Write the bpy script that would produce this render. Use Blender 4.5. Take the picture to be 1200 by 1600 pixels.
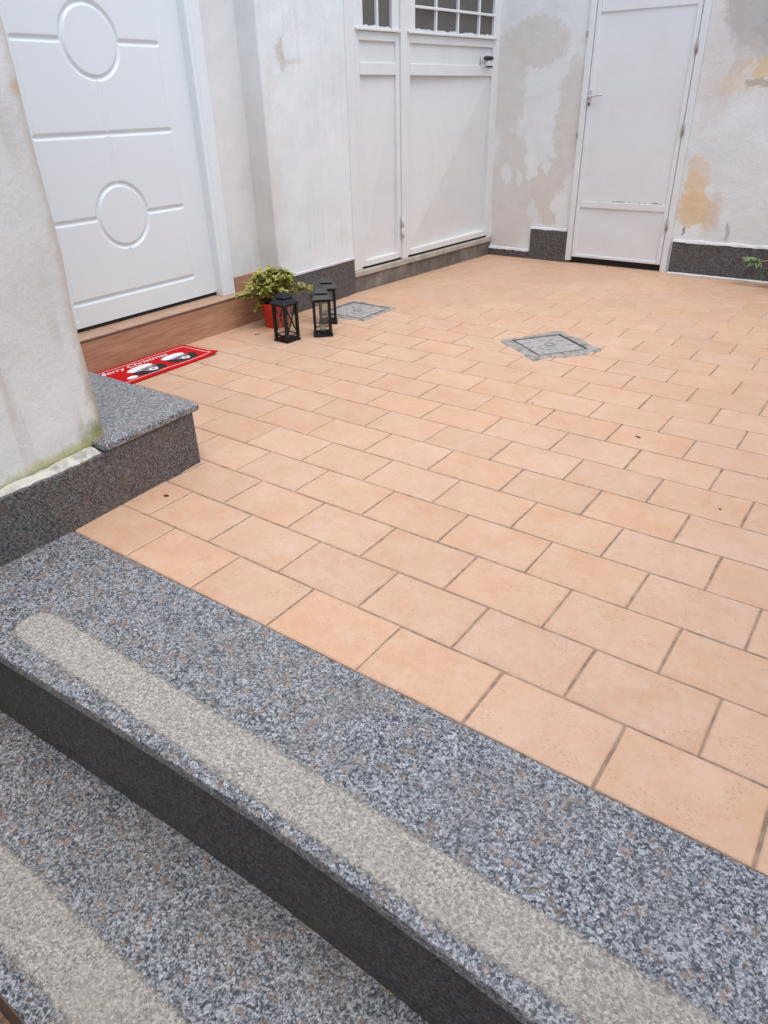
import bpy, bmesh, math, random
import numpy as np
from mathutils import Vector, Matrix
random.seed(7); rng = np.random.default_rng(7)
for o in list(bpy.data.objects): bpy.data.objects.remove(o)
U = 0.26                       # metres per tile length; all layout numbers below are in tile lengths
scene = bpy.context.scene
col = scene.collection
R = math.radians

# ------------------------------------------------------------------ camera
CAM = np.array((3.77071875, -3.30153599, 3.99477255))
FWD = np.array((-0.51224423, 0.69498436, -0.50458159))
RGT = np.array((0.8125468, 0.58245605, -0.02264167))
DWN = np.array((0.27816099, -0.42159422, -0.86306707))
cd = bpy.data.cameras.new('camera'); cam = bpy.data.objects.new('camera', cd); col.objects.link(cam)
M = Matrix(((RGT[0], -DWN[0], -FWD[0], CAM[0]*U), (RGT[1], -DWN[1], -FWD[1], CAM[1]*U), (RGT[2], -DWN[2], -FWD[2], CAM[2]*U), (0, 0, 0, 1)))
cam.matrix_world = M
cd.sensor_fit = 'VERTICAL'; cd.sensor_height = 36.0; cd.lens = 1100.66/1600*36.0
cd.clip_start = 0.02; cd.clip_end = 500
scene.camera = cam

# ------------------------------------------------------------------ sky, sun, exposure
SUN_EL, SUN_AZ = R(72), R(114)       # azimuth measured from +Y towards +X
w = bpy.data.worlds.new('World'); scene.world = w; w.use_nodes = True
nt = w.node_tree; nt.nodes.clear()
sky = nt.nodes.new('ShaderNodeTexSky'); sky.sky_type = 'NISHITA'; sky.sun_disc = False
sky.sun_elevation = SUN_EL; sky.sun_rotation = SUN_AZ; sky.air_density = 1.0; sky.dust_density = 1.6; sky.ozone_density = 0.4
bg = nt.nodes.new('ShaderNodeBackground'); bg.inputs[1].default_value = 0.15
wo = nt.nodes.new('ShaderNodeOutputWorld')
nt.links.new(sky.outputs[0], bg.inputs[0]); nt.links.new(bg.outputs[0], wo.inputs[0])
sl = bpy.data.lights.new('sun', 'SUN'); sl.energy = 1.0; sl.angle = R(70); sl.color = (1, 0.97, 0.90)
so = bpy.data.objects.new('sun', sl); col.objects.link(so)
sd = Vector((math.sin(SUN_AZ)*math.cos(SUN_EL), math.cos(SUN_AZ)*math.cos(SUN_EL), math.sin(SUN_EL)))
so.rotation_euler = sd.to_track_quat('Z', 'Y').to_euler()
scene.view_settings.view_transform = 'Standard'; scene.view_settings.look = 'None'
scene.view_settings.exposure = 1.06; scene.view_settings.gamma = 1.0
scene.view_settings.use_curve_mapping = False
cy_ = scene.cycles; cy_.max_bounces = 6; cy_.diffuse_bounces = 4; cy_.glossy_bounces = 2; cy_.transmission_bounces = 4; cy_.transparent_max_bounces = 8; cy_.caustics_reflective = False; cy_.caustics_refractive = False

# ------------------------------------------------------------------ node helper
def srgb(r, g, b):
    f = lambda c: (c/255/12.92 if c/255 <= .04045 else ((c/255+.055)/1.055)**2.4)
    return (f(r), f(g), f(b), 1)
class N:
    def __init__(s, name):
        s.m = bpy.data.materials.new(name); s.m.use_nodes = True; s.t = s.m.node_tree
        s.b = s.t.nodes['Principled BSDF']; s.out = s.t.nodes['Material Output']
        s.obj = s.n('ShaderNodeTexCoord').outputs['Object']
    def n(s, typ, **k):
        x = s.t.nodes.new(typ)
        for a, v in k.items(): setattr(x, a, v)
        return x
    def put(s, sock, v):
        if isinstance(v, bpy.types.NodeSocket): s.t.links.new(v, sock)
        else: sock.default_value = v
    def noise(s, scale, detail=4, rough=.55, vec=None, dist=0, col=False):
        x = s.n('ShaderNodeTexNoise'); x.inputs['Scale'].default_value = scale; x.inputs['Detail'].default_value = detail
        x.inputs['Roughness'].default_value = rough; x.inputs['Distortion'].default_value = dist
        s.put(x.inputs['Vector'], vec if vec is not None else s.obj); return x.outputs['Color' if col else 'Fac']
    def vor(s, scale, vec=None, out='Color', rnd=1.0, feature='F1'):
        x = s.n('ShaderNodeTexVoronoi', feature=feature); x.inputs['Scale'].default_value = scale; x.inputs['Randomness'].default_value = rnd
        s.put(x.inputs['Vector'], vec if vec is not None else s.obj); return x.outputs[out]
    def ramp(s, fac, stops, interp='LINEAR'):
        x = s.n('ShaderNodeValToRGB'); r = x.color_ramp; r.interpolation = interp
        while len(r.elements) < len(stops): r.elements.new(.5)
        for e, (p, c) in zip(r.elements, stops):
            e.position = p; e.color = c if isinstance(c, (tuple, list)) else (c, c, c, 1)
        s.put(x.inputs[0], fac); return x.outputs[0]
    def mix(s, fac, a, b, mode='MIX'):
        x = s.n('ShaderNodeMix', data_type='RGBA', blend_type=mode)
        s.put(x.inputs[0], fac); s.put(x.inputs[6], a); s.put(x.inputs[7], b); return x.outputs[2]
    def math(s, op, a, b=0.0, c=None):
        x = s.n('ShaderNodeMath', operation=op); s.put(x.inputs[0], a); s.put(x.inputs[1], b)
        if c is not None: s.put(x.inputs[2], c)
        return x.outputs[0]
    def vm(s, op, a, b=(0, 0, 0)):
        x = s.n('ShaderNodeVectorMath', operation=op); s.put(x.inputs[0], a)
        if op == 'SCALE': s.put(x.inputs['Scale'], b)
        else: s.put(x.inputs[1], b)
        return x.outputs['Value'] if op in ('LENGTH', 'DOT_PRODUCT', 'DISTANCE') else x.outputs[0]
    def sstep(s, v, a, b, o0=0.0, o1=1.0):
        x = s.n('ShaderNodeMapRange', interpolation_type='SMOOTHSTEP'); s.put(x.inputs[0], v)
        x.inputs[1].default_value = a; x.inputs[2].default_value = b; x.inputs[3].default_value = o0; x.inputs[4].default_value = o1
        return x.outputs[0]
    def sep(s, v):
        x = s.n('ShaderNodeSeparateXYZ'); s.put(x.inputs[0], v); return x.outputs
    def bump(s, h, strength=.3, dist=.002, normal=None):
        x = s.n('ShaderNodeBump'); x.inputs['Strength'].default_value = strength; x.inputs['Distance'].default_value = dist
        s.put(x.inputs['Height'], h)
        if normal is not None: s.put(x.inputs['Normal'], normal)
        s.put(s.b.inputs['Normal'], x.outputs[0]); return x.outputs[0]
    def fin(s, base=None, rough=None, spec=None, metal=None):
        if base is not None: s.put(s.b.inputs['Base Color'], base)
        if rough is not None: s.put(s.b.inputs['Roughness'], rough)
        if spec is not None: s.put(s.b.inputs['Specular IOR Level'], spec)
        if metal is not None: s.put(s.b.inputs['Metallic'], metal)
        return s.m
MAT = {}

# tiles
def tile_mat(name, tint):
    n = N(name); oi = n.n('ShaderNodeObjectInfo').outputs['Random']
    off = n.n('ShaderNodeCombineXYZ'); n.put(off.inputs[0], n.math('MULTIPLY', oi, 37.0)); n.put(off.inputs[1], n.math('MULTIPLY', oi, 91.0))
    p = n.vm('ADD', n.obj, off.outputs[0])
    big = n.noise(9, 4, .6, p); mid = n.noise(38, 5, .65, p)
    c = n.ramp(big, [(.30, (tint[0]*.97, tint[1]*.87, tint[2]*.80, 1)), (.5, tint), (.70, (tint[0]*1.05, tint[1]*1.09, tint[2]*1.18, 1))])
    c = n.mix(n.ramp(mid, [(.36, .55), (.62, 0.)]), c, (tint[0]*.93, tint[1]*.82, tint[2]*.72, 1))
    # per tile brightness and hue
    v = n.math('MULTIPLY_ADD', oi, .075, .955)
    hs = n.n('ShaderNodeHueSaturation'); n.put(hs.inputs['Value'], v); n.put(hs.inputs['Saturation'], n.math('MULTIPLY_ADD', n.math('FRACT', n.math('MULTIPLY', oi, 17.3)), .10, .95)); n.put(hs.inputs['Color'], c)
    c = hs.outputs[0]
    # fine pits and short scratches gathered in clusters
    st = n.vm('MULTIPLY', p, (1., 2.6, 1.))
    pits = n.noise(150, 3, .6, st, dist=.6); clus = n.sstep(n.noise(12, 4, .65, p), .44, .62)
    pit = n.math('MULTIPLY', n.sstep(pits, .57, .67), clus)
    c = n.mix(n.math('MULTIPLY', pit, .8), c, (.27, .135, .08, 1))
    speck = n.sstep(n.vor(55, p, 'Distance'), .09, .03)
    speck = n.math('MULTIPLY', speck, n.sstep(n.noise(21, 2, .5, p), .62, .7))
    c = n.mix(n.math('MULTIPLY', speck, .5), c, (.16, .09, .06, 1))
    # dirt carried in the joint edges
    world = n.n('ShaderNodeNewGeometry').outputs['Position']
    grime = n.sstep(n.noise(2.1, 4, .6, world), .42, .72)
    c = n.mix(n.math('MULTIPLY', grime, .32), c, (tint[0]*.80, tint[1]*.74, tint[2]*.74, 1))
    dust = n.sstep(n.noise(5.5, 5, .7, world), .55, .75)
    c = n.mix(n.math('MULTIPLY', dust, .25), c, (.66, .55, .47, 1))
    n.bump(n.noise(120, 3, .7, p), .25, .0014)
    return n.fin(c, n.math('MULTIPLY_ADD', mid, .25, .38), .45)
MAT['tile'] = tile_mat('peach_tile', (.58, .386, .262, 1))
MAT['lower_tile'] = tile_mat('brown_tile', (.36, .22, .14, 1))
n = N('grout'); wp = n.noise(26, 4, .7); n.bump(n.noise(200, 2), .4, .002)
old = n.ramp(wp, [(.28, (.15, .10, .07, 1)), (.5, (.29, .20, .14, 1)), (.75, (.42, .305, .22, 1))])
new = n.ramp(wp, [(.3, (.42, .29, .20, 1)), (.7, (.60, .45, .34, 1))])     # paler, cleaner joints at the far end of the court
yy = n.math('ADD', n.math('DIVIDE', n.sep(n.obj)[1], U), n.math('MULTIPLY_ADD', n.noise(2.2, 3), 9.0, -4.5))
MAT['grout'] = n.fin(n.mix(n.sstep(yy, 9.0, 13.5, 0, .9), old, new), .9, .2)

# granite
def granite(name, gain, rough, bumps, warm=0.0, spec=.5):
    n = N(name)
    wob = n.vm('ADD', n.obj, n.vm('SCALE', n.vm('SUBTRACT', n.noise(140, 2, .5, col=True), (.5, .5, .5)), .006))
    cell = n.sep(n.vor(225, wob))[0]
    c = n.ramp(cell, [(0., (.022, .026, .032, 1)), (.20, (.06, .068, .08, 1)), (.38, (.15, .162, .18, 1)), (.62, (.26, .272, .285, 1)), (.82, (.37, .385, .40, 1)), (1., (.50, .51, .52, 1))])
    c2 = n.sep(n.vor(400, wob))[1]
    c = n.mix(n.sstep(c2, .62, .92, 0, .75), c, (.03, .033, .04, 1))
    c = n.mix(n.sstep(c2, .22, .04, 0, .55), c, (.50, .50, .51, 1))
    # feldspar flecks, brownish
    f = n.sep(n.vor(62, wob)); fl = n.math('MULTIPLY', n.sstep(f[0], .80, .93), n.sstep(n.noise(130, 3), .38, .6))
    c = n.mix(n.math('MULTIPLY', fl, .62), c, (.30, .185, .115, 1))
    big = n.noise(4.5, 5, .6)
    c = n.mix(n.sstep(big, .40, .75, 0, .30), c, (.22, .19, .155, 1))
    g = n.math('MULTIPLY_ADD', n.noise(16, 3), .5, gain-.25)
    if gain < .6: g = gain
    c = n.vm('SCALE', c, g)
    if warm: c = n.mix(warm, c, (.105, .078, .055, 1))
    n.bump(n.noise(330, 2, .7), bumps, .0012)
    return n.fin(c, rough, spec)
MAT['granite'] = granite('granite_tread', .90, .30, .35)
MAT['granite_block'] = granite('granite_block', .56, .5, .3, .27, .35)  # block face: tread granite with the shade of its upright side painted in
MAT['granite_shaded'] = granite('granite_face_shaded', .31, .5, .3, .22, .35)  # risers: same stone as the treads, their shade darkened into the colour
MAT['granite_plinth_shaded'] = granite('granite_skirting_shaded', .46, .5, .25, .25, .3)  # wall plinths: same granite, colour darkened for the missing sky reflection
n = N('bush_hammered_granite')      # roughened anti-slip strip: paler, dull, soft worn border
wob = n.vm('ADD', n.obj, n.vm('SCALE', n.vm('SUBTRACT', n.noise(140, 2, .5, col=True), (.5, .5, .5)), .006))
cell = n.sep(n.vor(260, wob))[0]
c = n.ramp(cell, [(0., (.24, .228, .205, 1)), (.3, (.36, .338, .30, 1)), (.7, (.46, .43, .38, 1)), (1., (.60, .565, .50, 1))])
c = n.mix(n.sstep(n.noise(185, 4, .8), .53, .59, 0, .9), c, (.15, .142, .13, 1))
c = n.mix(n.sstep(n.noise(5, 4, .6), .4, .7, 0, .4), c, (.42, .375, .31, 1))
n.bump(n.noise(330, 3, .75), .9, .003)
uv = n.n('ShaderNodeUVMap').outputs[0]
edge = n.math('ADD', n.sep(uv)[0], n.math('MULTIPLY_ADD', n.noise(90, 4, .7), 1.6, -.8))
n.put(n.b.inputs['Alpha'], n.sstep(edge, .12, .78))
MAT['band'] = n.fin(c, .75, .3)

# plaster
def plaster(name, base=(.78, .765, .75), patches=(), bump=.35, mott=1.0, base2=None, dist=.26, streak=0):
    """patches: (cx,cy,cz, rx,ry,rz, colour, amount, soft) in tile units"""
    n = N(name)
    b2 = base2 or tuple(v*.90 for v in base)
    c = n.ramp(n.noise(3.2, 4, .62), [(.3, (*b2, 1)), (.62, (*base, 1))])
    c = n.mix(n.sstep(n.noise(11, 4, .7), .52, .70, 0, .25*mott), c, (base[0]*.86, base[1]*.83, base[2]*.80, 1))
    d1 = n.vm('SCALE', n.vm('SUBTRACT', n.noise(5.5, 5, .62, col=True), (.5, .5, .5)), dist)
    d2 = n.vm('SCALE', n.vm('SUBTRACT', n.noise(26, 4, .6, col=True), (.5, .5, .5)), .05)
    p = n.vm('ADD', n.obj, n.vm('ADD', d1, d2))
    if streak:
        sv = n.noise(1., 3, .6, n.vm('MULTIPLY', n.obj, (26., 26., .9)))
        c = n.mix(n.math('MULTIPLY', n.sstep(sv, .50, .66), n.sstep(n.noise(2.4, 2), .40, .62, 0, streak)), c, (.50, .45, .37, 1))
    h = n.noise(55, 3, .7); tn = n.noise(16, 4, .7); rag = n.math('MULTIPLY_ADD', n.noise(34, 5, .75), 1.5, -.75)
    for (cx, cy, cz, rx, ry, rz, colr, amt, soft) in patches:
        q = n.vm('MULTIPLY', n.vm('SUBTRACT', p, (cx*U, cy*U, cz*U)), (1/(rx*U), 1/(ry*U), 1/(rz*U)))
        m = n.sstep(n.math('ADD', n.vm('LENGTH', q), n.math('MULTIPLY', rag, min(1., .30/min(rx if rx < 50 else 9, rz, 1)))), 1+soft*1.5, 1-soft*1.5, 0, 1)
        tone = n.mix(tn, (*[v*.90 for v in colr], 1), (*[min(v*1.08, .9) for v in colr], 1))
        c = n.mix(n.math('MULTIPLY', m, amt), c, tone)
    # hairline dirt and tiny chips
    chips = n.math('MULTIPLY', n.sstep(n.noise(75, 4, .6), .66, .72), n.sstep(n.noise(7, 3), .52, .66))
    c = n.mix(n.math('MULTIPLY', chips, .5*mott), c, (.36, .32, .27, 1))
    h = n.math('ADD', h, n.math('MULTIPLY', n.noise(7, 1, .5), 4.0))
    n.bump(h, bump, .004)
    return n.fin(c, .82, .25)
BG = (.645, .605, .54); WH = (.76, .78, .755); OC = (.72, .54, .30); CE = (.46, .43, .385)
F = 90.
MAT['plaster_back'] = plaster('peeling_plaster', (.76, .78, .755), [
    (-5.45, 16.2, 5.2, .80, F, .55, BG, .8, .07), (-6.25, 16.2, 4.3, .55, F, 1.3, BG, .75, .12),
    (-4.42, 16.2, 3.3, .36, F, 1.4, BG, .85, .10), (-4.75, 16.2, 1.75, .50, F, .75, BG, .85, .06),
    (-5.95, 16.2, 1.6, .70, F, 1.6, BG, .75, .07), (-5.3, 16.2, 2.35, .20, F, .42, WH, .85, .10), (-6.1, 16.2, 2.1, .14, F, .25, WH, .8, .1), (-5.7, 16.2, 1.95, .12, F, .16, WH, .8, .1),
    (-4.4, 16.2, 1.45, .25, F, .36, WH, .9, .06), (-4.92, 16.2, 2.26, .10, F, .12, WH, .85, .1), (-5.25, 16.2, 1.2, .10, F, .3, WH, .6, .12),
    (-.95, 16.2, 4.9, .45, F, 1.6, (.68, .61, .55), .6, .25),
    (-.15, 16.2, 5.6, .85, F, .8, CE, .8, .10), (.35, 16.2, 5.0, .75, F, .55, CE, .65, .12), (-.5, 16.2, 4.75, .3, F, .35, (.60, .54, .47), .7, .15),
    (-.35, 16.2, 4.2, .6, F, .34, OC, .35, .16), (-.05, 16.2, 4.42, .16, F, .22, OC, .7, .10), (-.38, 16.2, 4.5, .08, F, .1, OC, .5, .1), (-.12, 16.2, 4.08, .22, F, .10, (.40, .32, .25), .6, .12),
    (-1.0, 16.2, 2.35, .28, F, .42, OC, .45, .16), (-1.05, 16.2, 1.9, .22, F, .5, OC, .55, .14), (-.95, 16.2, 1.55, .42, F, .42, OC, .75, .12), (-.62, 16.2, 1.4, .25, F, .3, OC, .55, .16), (-.5, 16.2, 1.95, .26, F, .2, WH, .7, .12), (-.9, 16.2, 1.15, .2, F, .14, WH, .8, .1), (-.5, 16.2, 1.45, .2, F, .5, (.64, .55, .45), .5, .2),
    (-1.16, 16.2, 1.05, .05, F, .18, (.2, .17, .14), .7, .12), (-.14, 16.2, 1.05, .06, F, .18, (.36, .32, .28), .6, .14),
    (3.0, 16.2, 2.0, .8, F, .7, BG, .7, .1)], .5, 1.0, None, .20)
MAT['plaster_house'] = plaster('trowelled_plaster', (.755, .785, .765), [
    (-6.95, 8.44, 4.84, F, .20, .27, (.56, .52, .45), .8, .2), (-6.95, 8.60, 4.92, F, .17, .20, (.755, .785, .765), .95, .2), (-6.95, 8.80, 4.68, F, .22, .05, (.60, .55, .49), .5, .4),
    (-6.95, 8.05, 4.4, F, .16, .30, (.70, .66, .61), .4, .3),
    (-7.2, 7.75, 1.7, .6, .40, 2.2, (.68, .62, .56), .55, .35), (-7.4, 7.3, 3.5, .35, .5, 3.0, (.71, .68, .64), .5, .4),
    (-6.95, 9.2, .95, F, 1.4, .25, (.80, .79, .78), .6, .2)], .45, .5, None, .10, .15)
MAT['plaster_pillar'] = plaster('stained_plaster', (.735, .745, .71), [
    (-3.2, .84, .80, .6, .30, .17, (.20, .19, .03), .95, .5), (-3.2, .35, .74, .6, .70, .075, (.38, .37, .08), .75, .5), (-3.2, .82, 1.25, .3, .10, .50, (.36, .30, .19), .7, .5),
    (-3.2, -.35, .73, .6, .6, .045, (.46, .45, .18), .5, .5), (-3.2, .86, 2.9, .3, .12, 2.4, (.55, .49, .39), .6, .5),
    (-3.2, .83, 4.15, .3, .12, .07, (.62, .46, .24), .7, .4), (-3.2, .1, 2.9, .6, .5, 1.6, (.66, .62, .56), .4, .6)], .45, .5, None, .05, .55)
MAT['plaster_plain'] = plaster('plain_plaster', (.70, .69, .67), (), .3)
def simple(name, c, rough=.5, spec=.5, metal=0., nz=None, bump=0):
    n = N(name)
    if nz:
        sc, amt = nz
        cc = n.mix(n.sstep(n.noise(sc, 5, .65), .4, .7), c, tuple(v*(1-amt) for v in c[:3])+(1,))
    else: cc = c
    if bump: n.bump(n.noise(bump, 4, .6), .2, .002)
    return n.fin(cc, rough, spec, metal)
MAT['mortar'] = simple('white_mortar', (.56, .54, .47, 1), .9, .2, nz=(25, .5), bump=60)
MAT['white_line'] = simple('limewash_line', (.66, .655, .64, 1), .9, .2, nz=(14, .15), bump=60)
MAT['cement'] = simple('grey_cement', (.34, .32, .285, 1), .92, .2, nz=(22, .55), bump=45)
MAT['cement_dark'] = simple('dark_gap', (.045, .043, .04, 1), .9, .2)
MAT['cement_cover'] = simple('cover_concrete', (.37, .35, .335, 1), .85, .25, nz=(38, .45), bump=110)
MAT['door'] = simple('glossy_white_door', (.75, .80, .80, 1), .25, .5, nz=(1.5, .02))
MAT['casing'] = simple('white_casing', (.75, .80, .80, 1), .30, .5)
def painted(name, c):
    n = N(name)
    cc = n.mix(n.sstep(n.noise(4.5, 5, .68), .42, .75, 0, .5), (*c, 1), (c[0]*.90, c[1]*.88, c[2]*.85, 1))
    z = n.sep(n.obj)[2]
    rust = n.math('MULTIPLY', n.sstep(n.noise(70, 5, .65), .66, .73), n.sstep(n.noise(6, 3), .56, .66))
    cc = n.mix(n.math('MULTIPLY', rust, .5), cc, (.30, .22, .16, 1))
    n.bump(n.math('ADD', n.noise(9, 3), n.math('MULTIPLY', n.noise(160, 3), .12)), .25, .004)
    return n.fin(cc, .48, .45)
MAT['gate'] = painted('gate_paint', (.71, .72, .695))
MAT['sheet'] = painted('sheet_paint', (.73, .75, .735))
MAT['pane'] = simple('wired_glass', (.115, .102, .088, 1), .42, .5, nz=(5, .2))
MAT['black_plastic'] = simple('black_plastic', (.012, .012, .013, 1), .4)
MAT['handle'] = simple('painted_handle', (.62, .61, .61, 1), .35, .5, nz=(60, .35))
MAT['rust'] = simple('old_hinge', (.40, .36, .33, 1), .6, .4, nz=(60, .5))
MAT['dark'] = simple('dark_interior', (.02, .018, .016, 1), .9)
MAT['stone_lip'] = simple('pale_stone', (.46, .42, .355, 1), .75, .3, nz=(12, .3), bump=70)
n = N('stained_stone'); c = n.ramp(n.noise(7, 6, .7), [(.3, (.085, .075, .066, 1)), (.55, (.20, .175, .15, 1)), (.75, (.33, .30, .26, 1))]); n.bump(n.noise(60, 4), .3, .003)
MAT['sill_stone'] = n.fin(c, .75, .3)
n = N('wood_look_tile'); sp = n.vm('MULTIPLY', n.obj, (1., .09, 1.)); g = n.noise(75, 6, .65, sp, dist=.4); g2 = n.noise(18, 3, .5, sp)
c = n.ramp(g, [(.32, (.33, .17, .095, 1)), (.55, (.45, .26, .155, 1)), (.75, (.53, .325, .205, 1))]); c = n.mix(n.sstep(g2, .45, .7, 0, .35), c, (.35, .185, .105, 1))
n.bump(g, .12, .001); MAT['wood_tile'] = n.fin(c, .45, .4)
MAT['wood_edge'] = simple('tile_edge_trim', (.13, .095, .075, 1), .6)
n = N('wood_top'); sp = n.vm('MULTIPLY', n.obj, (1., .09, 1.)); g = n.noise(75, 6, .65, sp, dist=.4)
MAT['wood_top'] = n.fin(n.ramp(g, [(.32, (.36, .22, .14, 1)), (.55, (.46, .30, .20, 1)), (.75, (.53, .36, .25, 1))]), .42, .45)
n = N('black_metal'); n.bump(n.noise(140, 3), .1, .001); MAT['lantern'] = n.fin((.008, .009, .011, 1), .36, .35)
n = N('lantern_glass'); 
tr = n.n('ShaderNodeBsdfTransparent'); gl = n.n('ShaderNodeBsdfGlossy'); gl.inputs['Roughness'].default_value = .03; tr.inputs[0].default_value = (.93, .95, .94, 1); mx = n.n('ShaderNodeMixShader')
mx.inputs[0].default_value = .04; n.t.links.new(tr.outputs[0], mx.inputs[1]); n.t.links.new(gl.outputs[0], mx.inputs[2]); n.t.links.new(mx.outputs[0], n.out.inputs[0]); MAT['glass'] = n.m
MAT['candle'] = simple('candle_wax', (.42, .36, .28, 1), .5, .4)
MAT['pot'] = simple('red_plastic', (.60, .022, .012, 1), .32, .5, nz=(20, .2))
MAT['pot_inner'] = simple('potting_soil', (.035, .022, .014, 1), .95, .1, bump=80)
MAT['terracotta'] = simple('terracotta', (.40, .17, .08, 1), .8, .3, nz=(14, .2))
def leafmat(name, a, b, c3):
    n = N(name); rp = n.n('ShaderNodeNewGeometry').outputs['Random Per Island']
    uvx = n.sep(n.n('ShaderNodeUVMap').outputs[0])
    centre = n.ramp(rp, [(0, a), (.5, b), (1, tuple(v*.8 for v in a[:3])+(1,))])
    e = n.math('ABSOLUTE', n.math('SUBTRACT', uvx[0], .5)); e = n.math('ADD', e, n.math('MULTIPLY_ADD', n.noise(120, 2), .3, -.15))
    cc = n.mix(n.math('MULTIPLY', n.sstep(e, .20, .34), n.sstep(n.math('FRACT', n.math('MULTIPLY', rp, 7.7)), .25, .4)), centre, c3)
    n.put(n.b.inputs['Subsurface Weight'], 0.0)
    m = n.fin(cc, .45, .4)
    tr = n.n('ShaderNodeBsdfTranslucent'); n.put(tr.inputs[0], cc); ms = n.n('ShaderNodeMixShader'); ms.inputs[0].default_value = .25
    n.t.links.new(n.b.outputs[0], ms.inputs[1]); n.t.links.new(tr.outputs[0], ms.inputs[2]); n.t.links.new(ms.outputs[0], n.out.inputs[0])
    return m
MAT['leaf'] = leafmat('variegated_leaf', (.19, .22, .035, 1), (.38, .38, .06, 1), (.62, .59, .22, 1))
MAT['leaf2'] = leafmat('green_leaf', (.055, .15, .03, 1), (.12, .23, .06, 1), (.35, .45, .28, 1))
MAT['stem'] = simple('stem', (.16, .11, .06, 1), .7)
MAT['twig'] = simple('twig', (.42, .24, .13, 1), .7)
MAT['mat_red'] = simple('red_mat_pile', (.53, .013, .015, 1), .95, .1, nz=(120, .25), bump=500)
MAT['mat_white'] = simple('print_white', (.80, .76, .76, 1), .95, .1, nz=(90, .12))
MAT['mat_pink'] = simple('print_pale', (.80, .60, .58, 1), .95, .1)
MAT['mat_dark'] = simple('print_dark', (.045, .035, .04, 1), .95, .1, nz=(120, .5))
MAT['mat_grey'] = simple('print_grey', (.30, .27, .28, 1), .95, .1, nz=(110, .5))
MAT['debris'] = simple('dry_scrap', (.07, .04, .025, 1), .9, .2)
MAT['earth'] = simple('ground', (.22, .19, .16, 1), .95, .1, nz=(3, .3))

# ------------------------------------------------------------------ mesh helper
class MB:
    def __init__(s): s.v = []; s.f = []; s.uv = None
    def add(s, vs, fs):
        o = len(s.v); s.v += [tuple(map(float, v)) for v in vs]; s.f += [tuple(i+o for i in f) for f in fs]; return s
    def box(s, x0, x1, y0, y1, z0, z1):
        return s.add([(x0, y0, z0), (x1, y0, z0), (x1, y1, z0), (x0, y1, z0), (x0, y0, z1), (x1, y0, z1), (x1, y1, z1), (x0, y1, z1)],
                     [(0, 3, 2, 1), (4, 5, 6, 7), (0, 1, 5, 4), (1, 2, 6, 5), (2, 3, 7, 6), (3, 0, 4, 7)])
    def prism(s, pts, z0, z1):
        k = len(pts)
        return s.add([(x, y, z0) for x, y in pts]+[(x, y, z1) for x, y in pts],
                     [tuple(range(k-1, -1, -1)), tuple(range(k, 2*k))]+[(i, (i+1) % k, k+(i+1) % k, k+i) for i in range(k)])
    def frustum(s, cx, cy, h0, h1, z0, z1):
        a = [(-1, -1), (1, -1), (1, 1), (-1, 1)]
        return s.add([(cx+h0*x, cy+h0*y, z0) for x, y in a]+[(cx+h1*x, cy+h1*y, z1) for x, y in a],
                     [(3, 2, 1, 0), (4, 5, 6, 7)]+[(i, (i+1) % 4, 4+(i+1) % 4, 4+i) for i in range(4)])
    def lathe(s, prof, cx=0, cy=0, k=28, cap=True):
        vs = []; fs = []
        for r, z in prof:
            for i in range(k): a = 2*math.pi*i/k; vs.append((cx+r*math.cos(a), cy+r*math.sin(a), z))
        for j in range(len(prof)-1):
            for i in range(k): fs.append((j*k+i, j*k+(i+1) % k, (j+1)*k+(i+1) % k, (j+1)*k+i))
        if cap: fs += [tuple(range(k-1, -1, -1)), tuple((len(prof)-1)*k+i for i in range(k))]
        return s.add(vs, fs)
    def tube(s, pts, rads, k=7):
        pts = [Vector(p) for p in pts]; vs = []; fs = []
        if not isinstance(rads, (list, tuple)): rads = [rads]*len(pts)
        for j, p in enumerate(pts):
            t = (pts[min(j+1, len(pts)-1)]-pts[max(j-1, 0)]).normalized()
            a = t.cross(Vector((0.31, .17, .93))); a = a.normalized() if a.length > 1e-4 else Vector((1, 0, 0)); b = t.cross(a)
            for i in range(k): g = 2*math.pi*i/k; vs.append(p+a*(rads[j]*math.cos(g))+b*(rads[j]*math.sin(g)))
        for j in range(len(pts)-1):
            for i in range(k): fs.append((j*k+i, j*k+(i+1) % k, (j+1)*k+(i+1) % k, (j+1)*k+i))
        fs += [tuple(range(k-1, -1, -1)), tuple((len(pts)-1)*k+i for i in range(k))]
        return s.add(vs, fs)
    def mesh(s, name, mat, smooth=False):
        me = bpy.data.meshes.new(name); me.from_pydata([(x*U, y*U, z*U) for x, y, z in s.v], [], s.f)
        if s.uv:
            l = me.uv_layers.new(name='UVMap')
            for lp in me.loops: l.data[lp.index].uv = s.uv[lp.vertex_index]
        me.materials.append(MAT[mat]); me.update()
        if smooth: me.polygons.foreach_set('use_smooth', [True]*len(me.polygons))
        return me
    def build(s, name, mat, parent=None, loc=(0, 0, 0), bevel=0, smooth=False, seg=2, **tags):
        o = bpy.data.objects.new(name, s.mesh(name, mat, smooth)); col.objects.link(o); o.parent = parent
        o.location = [v*U for v in loc]
        if bevel:
            b = o.modifiers.new('bevel', 'BEVEL'); b.width = bevel*U; b.segments = seg; b.limit_method = 'ANGLE'; b.angle_limit = R(40); b.harden_normals = False
        for k_, v_ in tags.items(): o[k_] = v_
        return o
def B(*a): return MB().box(*a)
def thing(name, loc, label, category, group=None, rz=0):
    o = bpy.data.objects.new(name, None); col.objects.link(o); o.location = [v*U for v in loc]; o.rotation_euler = (0, 0, rz)
    o.empty_display_size = .05; o['label'] = label; o['category'] = category
    if group: o['group'] = group
    return o
def copy_tree(o, parent=None):
    c = o.copy(); col.objects.link(c); c.parent = parent
    for ch in [x for x in bpy.data.objects if x.parent == o]: copy_tree(ch, c)
    return c
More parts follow.
